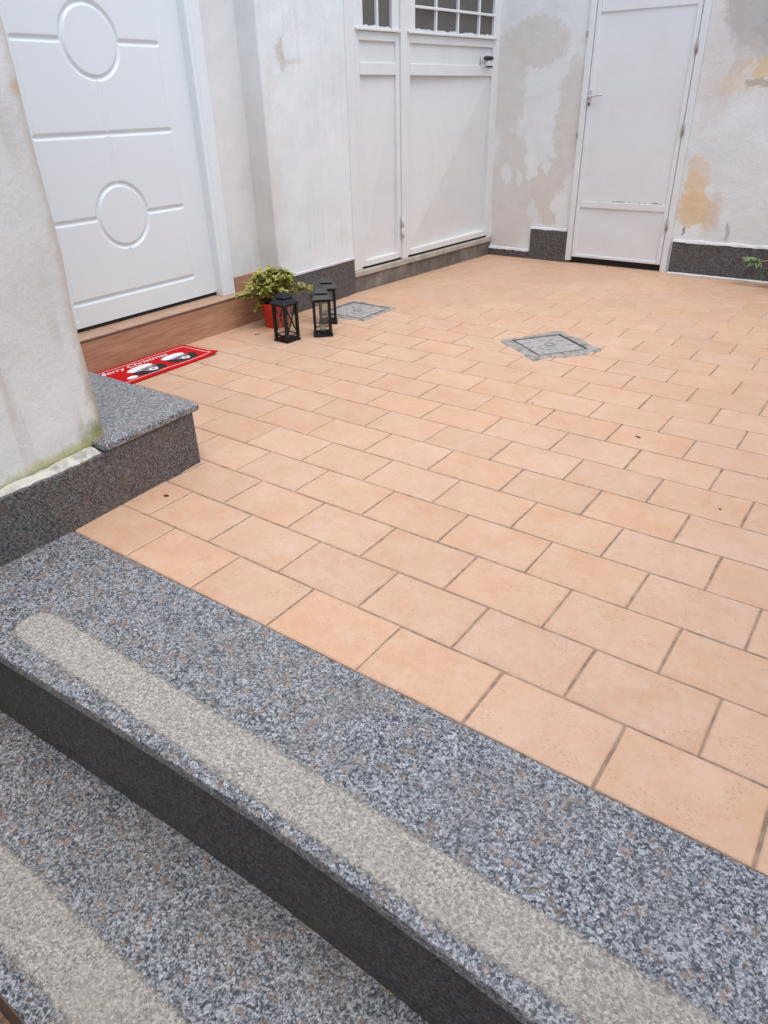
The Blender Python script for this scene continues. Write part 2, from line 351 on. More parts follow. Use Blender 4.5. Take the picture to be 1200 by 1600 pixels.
def project(p):
    d = np.array(p, float)-CAM; z = d@FWD
    return (600+1100.66*(d@RGT)/z, 800+1100.66*(d@DWN)/z, z)

# ================================================================== SETTING
B(-400, 400, -400, 400, -2.62, -2.5).build('ground', 'earth', kind='structure')
# floor: mortar bed + tiles
XR = 7.5
floor = MB().box(-7.6, XR, -.001, 16.6, -.6, -.008).build('floor', 'grout', kind='structure')
RH, J = .6702, .0185
def tile_mesh(x0, x1, y0, y1, jit=.0045, tr=random.Random(3)):
    '''worn edges: every side has three pieces with a small wander, a rounded arris and a skirt'''
    m = MB(); t = .009; P_ = []
    for (ax_, ay, bx, by) in ((x0, y0, x1, y0), (x1, y0, x1, y1), (x1, y1, x0, y1), (x0, y1, x0, y0)):
        for i in range(3):
            q_ = i/3+(tr.uniform(-.08, .08) if i else 0); P_.append((ax_+(bx-ax_)*q_+tr.uniform(-jit, jit)*.8, ay+(by-ay)*q_+tr.uniform(-jit, jit)*.8))
    cx_, cy_2 = (x0+x1)/2, (y0+y1)/2; bv = .012
    inn = [(x-(bv if x > cx_ else -bv)*min(1, abs(x-cx_)/((x1-x0)/2)*1.0), y-(bv if y > cy_2 else -bv)*min(1, abs(y-cy_2)/((y1-y0)/2))) for x, y in P_]
    k = 12
    m.add([(x, y, 0) for x, y in inn]+[(x, y, -t) for x, y in P_]+[(x, y, -.03) for x, y in P_],
          [tuple(range(k))]+[(k+i, k+(i+1) % k, (i+1) % k, i) for i in range(k)]+[(2*k+i, 2*k+(i+1) % k, k+(i+1) % k, k+i) for i in range(k)])
    return m
hl, hw = .5-J/2, RH/2-J/2
full_meshes = [tile_mesh(-hl, hl, -hw, hw).mesh('tile', 'tile') for _ in range(8)]
rest = MB(); cand = []
for r in range(25):
    y0 = r*RH+J/2; y1 = (r+1)*RH-J/2
    if r == 0: y0 = .007
    y1 = min(y1, 16.28)
    if y1-y0 < .05: continue
    o_ = -.5*r + .010*min(r, 8)
    k0 = math.floor(-7.3-o_)
    for i in range(k0, k0+18):
        x0 = i+o_+J/2; x1 = i+1+o_-J/2
        if x0 > XR or x1 < -7.2: continue
        lim = -3.2 if y1 < 1.9 else -7.25
        if y0 > 10.3: lim = -7.0
        x0 = max(x0, lim); x1 = min(x1, XR)
        if x1-x0 < .06: continue
        cx, cy = (x0+x1)/2, (y0+y1)/2
        vis = any(-25 < q[0] < 1225 and -25 < q[1] < 1625 and q[2] > 0 for q in (project((xx, yy, 0)) for xx in (x0, cx, x1) for yy in (y0, y1)))
        cand.append((vis, project((cx, cy, 0))[2], x0, x1, y0, y1))
cand.sort(key=lambda c: (not c[0], c[1]))
for idx, (vis, _, x0, x1, y0, y1) in enumerate(cand):
    cx, cy = (x0+x1)/2, (y0+y1)/2
    if vis and idx < 300:
        isfull = abs(x1-x0-2*hl) < 1e-6 and abs(y1-y0-2*hw) < 1e-6
        me = random.choice(full_meshes) if isfull else tile_mesh(x0-cx, x1-cx, y0-cy, y1-cy).mesh('tile', 'tile')
        o = bpy.data.objects.new('tile', me); col.objects.link(o); o.parent = floor
        o.location = (cx*U+random.uniform(-1, 1)*.0006, cy*U+random.uniform(-1, 1)*.0005, random.uniform(-.0007, .0004))
        o.rotation_euler = (random.uniform(-1, 1)*.0022, random.uniform(-1, 1)*.0018, random.uniform(-1, 1)*.0016)
    else:
        t = tile_mesh(x0, x1, y0, y1); rest.add(t.v, t.f)
rest.build('tiles_beyond', 'tile', floor, kind='stuff')

# steps of granite
def rounded_strip(x0, x1, y0, y1, z, seed, rad=None):
    """flat strip with a round left end; uv.x = 0 on the border, 1 inside"""
    m = MB(); r = (y1-y0)/2; cy = (y0+y1)/2; xs = x0+r
    inset = min(.085, r*.7)
    out = [(x1, y0), (x1, y1)]+[(xs+r*math.cos(a), cy+r*math.sin(a)) for a in np.linspace(math.pi/2, 1.5*math.pi, 20)]
    ri = r-inset
    inn = [(x1, y0+inset), (x1, y1-inset)]+[(xs+ri*math.cos(a), cy+ri*math.sin(a)) for a in np.linspace(math.pi/2, 1.5*math.pi, 20)]
    k = len(out)
    m.add([(x, y, z) for x, y in out]+[(x, y, z) for x, y in inn], [(i, (i+1) % k, k+(i+1) % k, k+i) for i in range(1, k)]+[tuple(range(k, 2*k))])
    m.uv = [(0, 0)]*k+[(1, 1)]*k
    return m
NOSE = [(-2.95, -1.60), (-1.57, -1.555), (-.42, -1.50), (.24, -1.468), (1.4, -1.435), (2.33, -1.45), (2.77, -1.465), (3.28, -1.49), (5, -1.5), (XR, -1.5)]
def step(zt, nose, yb, label, name='granite_step'):
    t = thing(name, (0, 0, 0), label, 'step', 'granite steps up to the courtyard')
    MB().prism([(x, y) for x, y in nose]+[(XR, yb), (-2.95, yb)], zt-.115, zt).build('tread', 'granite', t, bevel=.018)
    MB().prism([(x, y+.04) for x, y in nose]+[(XR, yb-.3), (-2.95, yb-.3)], zt-1.36, zt-.135).build('riser', 'granite_shaded', t, bevel=.004)
    MB().prism([(x, y+.06) for x, y in nose]+[(XR, yb-.4), (-2.95, yb-.4)], zt-.135, zt-.115).build('mortar_bed', 'grout', t)
    return t
s1 = step(0, NOSE, -.003, 'upper granite step edging the peach tiled floor')
rounded_strip(-1.93, XR-.02, -1.385, -.925, .003, 1).build('anti_slip_band', 'band', s1)
s2 = step(-1.01, [(-2.95, -2.89), (XR, -2.89)], -1.25, 'lower granite step in the bottom left corner')
rounded_strip(-2.2, XR-.02, -2.76, -2.25, -1.007, 2).build('anti_slip_band', 'band', s2)
# lower landing with brown tiles
land = B(-2.95, XR, -9, -2.80, -2.5, -2.335).build('lower_landing', 'grout', kind='structure')
lrest = MB()
for r in range(9):
    for i in range(11):
        x0 = -2.9+i+.42-(.5 if r % 2 else 0); y1 = -2.83-r*.67
        x0c = max(x0, -2.93); x1 = min(x0+.97, XR)
        t = tile_mesh(x0c-(x0c+x1)/2, x1-(x0c+x1)/2, -.32, .32)
        if r < 2 and i < 5:
            o = t.build('tile', 'lower_tile', land, ((x0c+x1)/2, y1-.32, -2.32))
        else:
            lrest.add([(x+(x0c+x1)/2, y+y1-.32, z-2.32) for x, y, z in t.v], t.f)
lrest.build('tiles_beyond', 'lower_tile', land, kind='stuff')

# ------------------------------------------------------------------ walls
TOP = 17.
hw_ = thing('house_wall', (-7.5, 8, 0), 'white trowelled plaster house wall around the panelled door and gate', 'wall')
def HB(*a): # shift into the thing's frame
    x0, x1, y0, y1, z0, z1 = a; return B(x0+7.5, x1+7.5, y0-8, y1-8, z0, z1)
def wallpart(name, mat, parts, parent, off, **k):
    m = MB()
    for p in parts: m.box(p[0]-off[0], p[1]-off[0], p[2]-off[1], p[3]-off[1], p[4]-off[2], p[5]-off[2])
    return m.build(name, mat, parent, **k)
# wall meshes keep their origin at the world origin (materials use object coordinates)
def wall_mesh(name, mat, boxes, parent, ploc, bevel=.03):
    m = MB()
    for b in boxes: m.box(*b)
    return m.build(name, mat, parent, tuple(-v for v in ploc), bevel=bevel, seg=3)
HO = (-7.5, 8, 0)
wall_mesh('wall_face', 'plaster_house', [(-9, -7.48, -8, 2.55, -2.4, TOP), (-9, -7.48, 2.55, 6.90, 7.75, TOP), (-9, -7.485, 6.90, 7.9, -.5, TOP)], hw_, HO)
wall_mesh('pier', 'plaster_house', [(-9.0, -6.95, 7.80, 10.32, .80, TOP)], hw_, HO, .05)
wall_mesh('plinth', 'granite_plinth_shaded', [(-9.0, -6.93, 7.83, 10.31, -.3, .797)], hw_, HO, .01)
MB().prism([(-6.918, 7.8), (-6.905, 8.2), (-6.915, 8.8), (-6.90, 9.4), (-6.91, 9.9), (-6.905, 10.315), (-6.99, 10.315), (-6.99, 7.8)], .775, .83).build('paint_lip', 'white_line', hw_, tuple(-v for v in HO), bevel=.015)
wall_mesh('wall_over_gate', 'plaster_house', [(-9.0, -6.75, 10.32, 17.2, 7.9, TOP)], hw_, HO)
wall_mesh('gate_jamb', 'plaster_house', [(-9.0, -6.957, 10.29, 10.37, .40, 7.92)], hw_, HO, .01)
wall_mesh('room_behind', 'dark', [(-11, -10.9, 2, 17, -.4, 9)], hw_, HO, 0)

bw = thing('back_wall', (-2, 16.2, 0), 'peeling white and beige plaster wall with ochre patches at courtyard end', 'wall')
BO = (-2, 16.2, 0)
wall_mesh('wall_face', 'plaster_back', [(-9, -4.10, 16.2, 17.4, -.5, TOP), (-1.37, 12, 16.2, 17.4, -.5, TOP), (-4.10, -1.37, 16.205, 17.4, 6.35, TOP)], bw, BO, .02)
def slab(x0, x1, z1, nm='plinth'):
    m = MB(); k = max(3, int((x1-x0)/.35)); top = [(x0+(x1-x0)*i/k, z1+random.uniform(-.008, .008)) for i in range(k+1)]
    pts = [(x0, -.05), (x1, -.05)]+top[::-1]
    vs = [(x, 16.14, z) for x, z in pts]+[(x, 16.22, z) for x, z in pts]; kk = len(pts)
    m.add(vs, [tuple(range(kk)), tuple(range(2*kk-1, kk-1, -1))]+[(i, kk+i, kk+(i+1) % kk, (i+1) % kk) for i in range(kk)])
    return m.build(nm, 'granite_plinth_shaded', bw, tuple(-v for v in BO), bevel=.008)
slab(-6.60, -5.205, .20); slab(-5.20, -4.125, .80)
xs = -1.30
for x1 in (.55, 2.6, 5.0, 7.5): slab(xs, x1-.012, .755); xs = x1
def lip(x0, x1, z, d=.075):
    k = max(4, int((x1-x0)/.12)); m = MB()
    f = [(x0+(x1-x0)*i/k, 16.2-d+random.uniform(-.015, .015), z-.022+random.uniform(-.014, .010), z+.018+random.uniform(-.010, .014)) for i in range(k+1)]
    vs = []; fs = []
    for x, y, za, zb in f: vs += [(x, y, za), (x, y+.02, zb), (x, 16.22, zb+.03), (x, 16.22, za)]
    for i in range(k):
        for j in range(4): fs.append((4*i+j, 4*i+4+j, 4*i+4+(j+1) % 4, 4*i+(j+1) % 4))
    fs += [(0, 1, 2, 3), (4*k+3, 4*k+2, 4*k+1, 4*k)]
    m.add(vs, fs); m.build('paint_lip', 'white_line', bw, tuple(-v for v in BO))
lip(-6.6, -5.22, .21); lip(-5.2, -4.13, .82); lip(-1.3, 7.5, .775)
m = MB(); k = 40
for i in range(k):   # cement joint along the foot of the wall
    xa, xb = -1.3+8.8*i/k, -1.3+8.8*(i+1)/k
    m.add([(xa, 16.15, .035), (xb, 16.15, .035), (xb, 16.07+.015*math.sin(i*1.7+1.7), .004), (xa, 16.07+.015*math.sin(i*1.7), .004)], [(0, 3, 2, 1)])
m.build('foot_joint', 'white_line', bw, tuple(-v for v in BO))
wall_mesh('room_behind', 'dark', [(-5, -.5, 17.6, 17.7, -.5, 8)], bw, BO, 0)

rw = B(XR, XR+1, -9, 17.4, -2.5, 7.5).build('right_wall', 'plaster_plain', kind='structure')
rear = B(-9, XR+1, -9.8, -8.8, -2.5, 10).build('rear_shade_wall', 'plaster_plain', kind='structure')  # unseen wall behind the camera, added to keep light off the risers

# block with slab, and the flanking wall standing on it
bl = thing('granite_block', (-3, 1, 0), 'speckled dark granite block step below the stained plaster pillar', 'step')
LO = (-3, 1, 0)
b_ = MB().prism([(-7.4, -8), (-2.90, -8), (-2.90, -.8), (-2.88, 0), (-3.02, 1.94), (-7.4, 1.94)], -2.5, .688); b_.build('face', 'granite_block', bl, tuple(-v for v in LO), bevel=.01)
MB().prism([(-7.38, .60), (-2.905, .60), (-2.985, 2.03), (-7.38, 2.03)], .697, .785).build('slab', 'granite', bl, tuple(-v for v in LO), bevel=.02, seg=3)
m = MB(); k = 70   # crumbling mortar fillet under the pillar
vs = []; fs = []
for i in range(k+1):
    y = -6+6.58*i/k
    r1, r2, r3 = [rng.uniform(-1, 1) for _ in range(3)]
    vs += [(-3.6, y, .66), (np.interp(y, (-.8, 0, 1.9), (-2.912, -2.892, -3.033))-.02*abs(r1), y, .684), (np.interp(y, (-.8, 0, 1.9), (-2.94, -2.92, -3.06))-.05*abs(r2), y, .698+.006*r3), (-3.02-.08*y, y, .722+.012*r1), (-3.6, y, .735)]
for i in range(k):
    for j in range(4): fs.append((5*i+j, 5*i+5+j, 5*i+6+j, 5*i+1+j))
fs += [(5*k, 5*k+4, 5*k+3, 5*k+2, 5*k+1)]
m.add(vs, [f[::-1] for f in fs]); m.build('mortar_fillet', 'mortar', bl, tuple(-v for v in LO))
# pillar wall, rounded corner, slightly wavy
ring = [(-3.2, -6.)]+[(-3.2, y) for y in np.linspace(-5, .55, 24)]+[(-3.2-.22+.22*math.cos(a), (.66+.22*math.sin(a))) for a in np.linspace(0, math.pi/2, 8)]+[(-4.6, .88), (-4.6, -6.)]
zs = [.70, .76, .82, .9, 1.0, 1.15, 1.4, 1.8, 2.2, 2.7, 3.2, 3.8, 4.4, 5.2, 6.2, 8, 11]
m = MB(); k = len(ring); vs = []; fs = []
for z in zs:
    for (x, y) in ring:
        yo = y; x = x+.105-max(y, -1.1)*.10 if x > -4 else x
        e = .012*math.sin(3.1*y+1.7*z)+.010*math.sin(1.3*y-4.3*z)
        flare = .03*math.exp(-max(z-.74, 0)/.09)+.015*math.exp(-((z-.98)/.14)**2)
        if x > -4: x2 = x+e*.6+(flare*.4 if y < .6 else flare); y2 = y+(e+flare if y > .6 else 0)
        else: x2, y2 = x, y
        vs.append((x2, y2, z))
for j in range(len(zs)-1):
    for i in range(k): fs.append((j*k+i, j*k+(i+1) % k, (j+1)*k+(i+1) % k, (j+1)*k+i))
fs += [tuple(range(k-1, -1, -1)), tuple(range((len(zs)-1)*k, len(zs)*k))]
m.add(vs, fs)
m.build('plaster_pillar', 'plaster_pillar', smooth=True, label='stained off-white plaster pillar with mossy foot at the left edge', category='pillar')

# ================================================================== PANELLED HOUSE DOOR
dx = -7.62
dr = thing('panelled_door', (dx, 4.74, .63), 'glossy white door with routed circles and lines above wooden step', 'door')
DO = (-dx, -4.74, -.63)
ny, nz = 380, 660
Y = np.linspace(2.82, 6.66, ny); Z = np.linspace(.70, 7.55, nz)
def ax(v, pts, fine):   # refine around grooves
    return v
YY, ZZ = np.meshgrid(Y, Z)
def seg(y0, z0, y1, z1):
    d = np.array((y1-y0, z1-z0)); L2 = d@d; t = np.clip(((YY-y0)*d[0]+(ZZ-z0)*d[1])/L2, 0, 1)
    return np.hypot(YY-y0-t*d[0], ZZ-z0-t*d[1])
cy = 4.755; yl, yr = 3.45, 6.06; rc = .50; D = []
for zc in (2.37, 4.90):
    D.append(np.abs(np.hypot(YY-cy, ZZ-zc)-rc))
    D += [seg(yl, zc, cy-rc-.03, zc), seg(cy+rc+.03, zc, yr, zc)]
D += [seg(yl, 1.10, yr, 1.10), seg(yl, 3.62, yr, 3.62), seg(yl, 7.3, yr, 7.3), seg(yl, 6.15, yr, 6.15)]
H = np.zeros_like(YY); wgr = .046
for d in D: H = np.minimum(H, -.034*np.minimum(1, 1.25*np.clip(1-(d/wgr), 0, 1)))
for (z0, z1) in ((1.10, 2.37-rc), (2.37+rc, 4.90-rc), (4.90+rc, 7.3)):
    H = np.minimum(H, -.018*np.clip(1-(seg(cy, z0, cy, z1)/.04), 0, 1)**.5)
for yy_ in (yl, yr): H = np.minimum(H, -.010*np.clip(1-(seg(yy_+(.02 if yy_ == yr else -.02), .84, yy_+(.02 if yy_ == yr else -.02), 7.3)/.035), 0, 1)**.5)
m = MB(); vs = np.stack([H.ravel(), (YY-4.74).ravel(), (ZZ-.63).ravel()], 1); m.v = [tuple(v) for v in vs]
idx = np.arange(ny*nz).reshape(nz, ny)
q = np.stack([idx[:-1, :-1], idx[:-1, 1:], idx[1:, 1:], idx[1:, :-1]], -1).reshape(-1, 4); m.f = [tuple(map(int, a)) for a in q]
leaf = m.build('leaf', 'door', dr, smooth=True)
MB().box(dx-.28, dx-.06, 2.82, 6.66, .70, 7.55).build('leaf_core', 'door', dr, DO)
for (ya, yb, sgn) in ((6.60, 6.93, 1), (2.55, 2.88, -1)):
    m = MB()
    st = [(.00, -.30, -7.41), (.09, -.30, -7.435), (.13, -.30, -7.40), (.33, -.30, -7.40)]
    prof = [(0, -.10), (0, .185), (.05, .20), (.085, .185), (.10, .205), (.16, .215), (.30, .215), (.33, .19), (.33, -.10)]
    pts = [((dx+px), (ya+py if sgn > 0 else yb-py)) for py, px in prof]
    m.prism(pts if sgn < 0 else pts[::-1], .632, 7.72); m.build('casing', 'casing', dr, DO, bevel=.006)
MB().box(dx-.1, -7.40, 2.55, 6.93, 7.56, 7.90).build('head_casing', 'casing', dr, DO, bevel=.01)
MB().box(dx-.26, dx-.02, 2.82, 6.66, .634, .70).build('threshold_gap', 'dark', dr, DO)

ws = thing('wooden_step', (-7.4, 5, 0), 'brown wood-look tiled doorstep under the panelled door', 'step')
WO = (7.4, -5, 0)
MB().box(-8.0, -7.215, 1.95, 7.80, -.02, .578).build('riser', 'wood_tile', ws, WO, bevel=.006)
MB().box(-8.0, -7.205, 1.95, 7.80, .582, .603).build('edge_trim', 'wood_edge', ws, WO, bevel=.004)
ya = 1.95
for yb in (3.9, 6.55, 7.80):
    MB().box(-8.0, -7.20, ya, yb-.012, .607, .632).build('tread_tile', 'wood_top', ws, WO, bevel=.005); ya = yb
MB().box(-7.482, -7.42, 6.945, 7.79, .634, .93).build('skirting', 'wood_tile', ws, WO, bevel=.006)

# ================================================================== METAL GATE (two leaves with glazed tops)
v = np.array((.45, 5.9)); v /= np.hypot(*v)
g = thing('metal_gate', (-6.95, 10.30, 0), 'white painted metal gate with barred glass top in the corner', 'gate', rz=math.atan2(v[1], v[0]))
# local: x along the gate, -y towards the court, z up
def GB(name, x0, x1, z0, z1, y0=-.02, y1=.12, mat='gate', bevel=.012, parent=None):
    return MB().box(x0, x1, y0, y1, z0, z1).build(name, mat, parent or g, bevel=bevel)
GB('post', .02, .30, .50, 7.9, -.015, .2)
GB('mullion_post', 1.80, 2.02, .50, 7.9, -.045, .2)
GB('post', 5.74, 6.02, .45, 7.9, .0, .2)
def leafset(x0, x1, px0, px1, wx0, wx1, bars, hb):
    GB('stile', x0, px0, .55, 7.6, -.005, .32); GB('stile', px1, x1, .55, 7.6, -.005, .32)
    GB('rail', px0, px1, .55, .69, -.02, .32); GB('rail', px0, px1, 4.47, 4.70, -.008, .3); GB('rail', px0, px1, 5.09, 5.26, -.008)
    GB('ledge', x0+.02, x1-.02, 5.262, 5.315, -.075, .1)
    GB('rail', px0, px1, 7.35, 7.6)
    # folded sheet panel: the diagonal crease runs from top right to bottom left
    m = MB(); y = .05
    m.add([(px0, y, .69), (px1, y+.05*(px1-px0), .69), (px1, y, 4.47), (px0, y+.02*(px1-px0), 4.47)], [(0, 1, 2), (0, 2, 3)]); m.build('panel', 'gate', g)
    m = MB(); m.add([(px0, .045, 4.70), (px1, .045, 4.70), (px1, .045, 5.09), (px0, .045, 5.09)], [(0, 1, 2, 3)]); m.build('panel', 'gate', g)
    zs_ = [5.317]+hb+[7.35]; xb = [wx0]+bars+[wx1]
    if wx0-px0 > .02: GB('window_frame', px0, wx0, 5.317, 7.35, .0, .11)
    if px1-wx1 > .02: GB('window_frame', wx1, px1, 5.317, 7.35, .0, .11)
    for b in bars: GB('bar', b-.03, b+.03, 5.317, 7.35, .002, .10, bevel=.014)
    for h_ in hb: GB('bar', wx0, wx1, h_-.028, h_+.028, -.022, .03, bevel=.014)
    for i in range(len(xb)-1):
        for j in range(len(zs_)-1):
            MB().box(xb[i]+.025, xb[i+1]-.025, .068, .085, zs_[j]+.022, zs_[j+1]-.022).build('pane', 'pane', g)
        m = MB(); k = 10; xa, xe = xb[i]+.03, xb[i+1]-.03   # dusty putty bead at the foot of each pane
        top = [(xa+(xe-xa)*t/k, 5.345+random.uniform(0, .035)) for t in range(k+1)]
        pts = [(xa, 5.316), (xe, 5.316)]+top[::-1]; kk = len(pts)
        m.add([(x, .035, z) for x, z in pts]+[(x, .075, z) for x, z in pts], [tuple(range(kk))]+[(t, kk+t, kk+(t+1) % kk, (t+1) % kk) for t in range(kk)]); m.build('putty', 'white_line', g)
leafset(.305, 1.795, .44, 1.66, .60, 1.56, [1.08], [6.55])
leafset(2.03, 5.735, 2.17, 5.62, 2.37, 5.66, [3.18, 4.06, 4.97], [5.77, 6.22, 6.67, 7.1])
hd = MB().tube([(5.17, -.01, 4.80), (5.17, -.13, 4.80)], .045, 10).build('handle', 'handle', g, smooth=True)
MB().tube([(5.02, -.14, 4.845), (5.06, -.15, 4.85), (5.36, -.15, 4.85), (5.41, -.14, 4.845)], [.03, .05, .05, .03], 10).build('grip', 'black_plastic', hd, smooth=True)
MB().box(5.08, 5.30, -.02, .0, 4.64, 4.92).build('lock_plate', 'gate', g, bevel=.01)
MB().tube([(5.30, -.03, 4.68), (5.58, -.03, 4.68)], .018, 6).build('bolt', 'black_plastic', g)
MB().tube([(1.78, -.065, 1.02), (1.78, -.065, 1.26)], .034, 10).build('hinge', 'handle', g, smooth=True)
MB().tube([(1.78, -.065, 1.275), (1.78, -.065, 1.52)], .034, 10).build('hinge', 'handle', g, smooth=True)
MB().box(.0, 6.05, -.06, .35, .365, .495).build('sill', 'stone_lip', g, bevel=.02)
MB().box(.0, 6.05, -.012, .35, -.1, .362).build('sill_base', 'sill_stone', g, bevel=.01)
MB().box(.1, 5.95, .03, .2, .497, .548).build('gap', 'dark', g)
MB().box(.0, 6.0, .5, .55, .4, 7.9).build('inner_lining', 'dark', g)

# ================================================================== PLAIN METAL DOOR
pd = thing('metal_door', (-2.735, 16.2, 0), 'plain white sheet metal door with lever handle in the peeling wall', 'door')
PO = (2.735, -16.2, 0)
def PB(name, x0, x1, z0, z1, y0, y1, mat='sheet', bevel=.012, parent=None):
    return MB().box(x0, x1, y0, y1, z0, z1).build(name, mat, parent or pd, PO if parent is None else (0, 0, 0), bevel=bevel)
PB('frame_jamb', -4.11, -3.955, .06, 6.4, 16.13, 16.30); PB('frame_jamb', -1.515, -1.365, .0, 6.4, 16.13, 16.30)
PB('frame_head', -3.95, -1.52, 6.22, 6.4, 16.135, 16.30)
PB('stile', -3.94, -3.83, .165, 6.2, 16.145, 16.22); PB('stile', -1.64, -1.53, .165, 6.2, 16.145, 16.22)
PB('rail', -3.83, -1.64, .165, .24, 16.148, 16.22); PB('rail', -3.83, -1.64, 1.42, 1.585, 16.142, 16.22); PB('rail', -3.83, -1.64, 5.66, 6.2, 16.148, 16.22)
for z0, z1 in ((.24, 1.42), (1.585, 5.66)):
    m = MB(); nx, nz2 = 14, 18; vs = []; fs = []
    for j in range(nz2+1):
        for i in range(nx+1):
            a, b = i/nx, j/nz2
            vs.append((-3.83+2.19*a, 16.175+.010*math.sin(math.pi*a)*math.sin(math.pi*b)+.004*math.sin(5*a+7*b), z0+(z1-z0)*b))
    for j in range(nz2):
        for i in range(nx): fs.append((j*(nx+1)+i, j*(nx+1)+i+1, (j+1)*(nx+1)+i+1, (j+1)*(nx+1)+i))
    m.add(vs, fs); m.build('panel', 'sheet', pd, PO, smooth=True)
MB().tube([(-3.90, 16.14, 3.95), (-3.90, 16.06, 3.95), (-3.87, 16.04, 3.955), (-3.60, 16.04, 3.99), (-3.55, 16.05, 3.985)], [.03, .03, .032, .028, .02], 8).build('handle', 'handle', pd, PO, smooth=True)
PB('lock_plate', -3.945, -3.84, 3.75, 4.10, 16.128, 16.146, 'handle', .01)
MB().tube([(-3.89, 16.125, 3.80), (-3.89, 16.10, 3.80)], .025, 8).build('keyhole', 'black_plastic', pd, PO)
for z in (1.0, 3.1, 4.75): MB().tube([(-1.51, 16.115, z), (-1.51, 16.115, z+.26)], .032, 8).build('hinge', 'rust', pd, PO, smooth=True)
for z in (3.05, 5.2): PB('latch_lug', -4.135, -4.09, z, z+.12, 16.10, 16.14, 'rust', .01)
m = MB(); k = 60; top = []
for i in range(k+1):
    x = -3.82+2.17*i/k; top.append((x, 1.587+max(0, rng.normal(0, .014))+(.03*max(0, math.sin(i*.5)) if i in range(26, 40) or i > 50 else 0)))
pts = [(-3.82, 1.583), (-1.65, 1.583)]+top[::-1]; kk = len(pts)
m.add([(x, 16.160, z) for x, z in pts]+[(x, 16.19, z) for x, z in pts], [tuple(range(kk))]+[(t, kk+t, kk+(t+1) % kk, (t+1) % kk) for t in range(kk)]); m.build('flaking_dirt', 'rust', pd, PO)
PB('dark_gap', -3.95, -1.52, .0, .163, 16.23, 16.3, 'dark', 0)

# ================================================================== MANHOLES
def manhole(cx, cy, rz, side, rim, label, seed):
    rr = random.Random(seed)
    t = thing('manhole_cover', (cx, cy, 0), label, 'manhole', 'inspection covers in the tiled floor', rz)
    h = side/2; o = h+rim; pts = []; k = 7
    for (ax_, ay, bx, by) in ((-o, -o, o, -o), (o, -o, o, o), (o, o, -o, o), (-o, o, -o, -o)):
        for i in range(k):
            q_ = i/k; j_ = rr.uniform(-.06, .06) if i else rr.uniform(-.06, .02); px, py = ax_+(bx-ax_)*q_, ay+(by-ay)*q_
            l = max(abs(px), abs(py)); j_ += .02*math.sin(px*9+py*5); pts.append((px*(1+j_/l), py*(1+j_/l)))
    c_ = h+.02; inner = []
    for (ax_, ay, bx, by) in ((-c_, -c_, c_, -c_), (c_, -c_, c_, c_), (c_, c_, -c_, c_), (-c_, c_, -c_, -c_)):
        for i in range(k): q_ = i/k; w_ = 1+rr.uniform(-.012, .02); inner.append(((ax_+(bx-ax_)*q_)*w_, (ay+(by-ay)*q_)*w_))
    n_ = len(pts); m = MB()
    m.add([(x, y, -.004) for x, y in pts]+[(x*.97, y*.97, .013) for x, y in pts]+[(x, y, .022) for x, y in inner]+[(x, y, .004) for x, y in inner],
          [(i+a*n_, (i+1) % n_+a*n_, (i+1) % n_+(a+1)*n_, i+(a+1)*n_) for a in range(3) for i in range(n_)])
    m.build('cement_surround', 'cement', t)
    MB().box(-c_-.03, c_+.03, -c_-.03, c_+.03, .003, .005).build('gap', 'cement_dark', t)
    MB().box(-h+.028, h-.028, -h+.028, h-.028, .0065, .018).build('lid', 'cement_cover', t, bevel=.01)
    MB().lathe([(.09, .0182), (.09, .020), (.075, .020), (.075, .0185)], k=20, cap=False).build('lifting_ring', 'cement_dark', t)
    return t
manhole(-1.29, 8.865, math.atan2(-.52, .72), .98, .22, 'square concrete manhole cover set diagonally in the tiles', 1)
manhole(-5.90, 9.01, 0, 1.02, .13, 'grey manhole cover beside the lanterns near the gate sill', 5)

# ================================================================== LANTERNS
lt = thing('lantern', (-5.73, 6.57, 0), 'black lantern in front of the red flower pot', 'lantern', 'black candle lanterns on the floor')
h = .19
MB().frustum(0, 0, h, h, .0, .035).build('base', 'lantern', lt, bevel=.008)
MB().frustum(0, 0, h*.86, h*.86, .036, .055).build('base_tray', 'lantern', lt, bevel=.005)
for sx in (-1, 1):
    for sy in (-1, 1): MB().box(sx*.15-.024, sx*.15+.024, sy*.15-.024, sy*.15+.024, .056, .70).build('post', 'lantern', lt)
for a in range(4):
    ca, sa = round(math.cos(a*math.pi/2)), round(math.sin(a*math.pi/2))
    def rt(pts): return [(x*ca-y*sa, x*sa+y*ca, z) for x, y, z in pts]
    for z in (.12, .685):
        MB().tube(rt([(-.137, -.152, z), (.137, -.152, z)]), .016, 4).build('rail', 'lantern', lt)
    if a % 2 == 1:
        MB().tube(rt([(-.137, -.152, .125), (.137, -.152, .68)]), .013, 4).build('brace', 'lantern', lt)
        MB().tube(rt([(.137, -.157, .125), (-.137, -.157, .68)]), .013, 4).build('brace', 'lantern', lt)
    p = rt([(-.124, -.142, .13), (.124, -.142, .13), (.124, -.142, .675), (-.124, -.142, .675)]); p2 = rt([(-.124, -.138, .13), (.124, -.138, .13), (.124, -.138, .675), (-.124, -.138, .675)])
    MB().add(p+p2, [(0, 1, 2, 3), (7, 6, 5, 4), (0, 4, 5, 1), (1, 5, 6, 2), (2, 6, 7, 3), (3, 7, 4, 0)]).build('glass_pane', 'glass', lt)
rf = MB().frustum(0, 0, .195, .195, .702, .722).frustum(0, 0, .205, .125, .723, .805).build('roof', 'lantern', lt, bevel=.006)
MB().frustum(0, 0, .105, .105, .806, .83).build('vent_collar', 'lantern', rf)
MB().frustum(0, 0, .14, .05, .831, .915).build('roof_cap', 'lantern', rf, bevel=.006)
MB().tube([(.028*math.cos(q_), 0, .915+.028*math.sin(q_)) for q_ in np.linspace(-.6, math.pi+.6, 12)], .006, 5).build('ring_handle', 'lantern', rf)
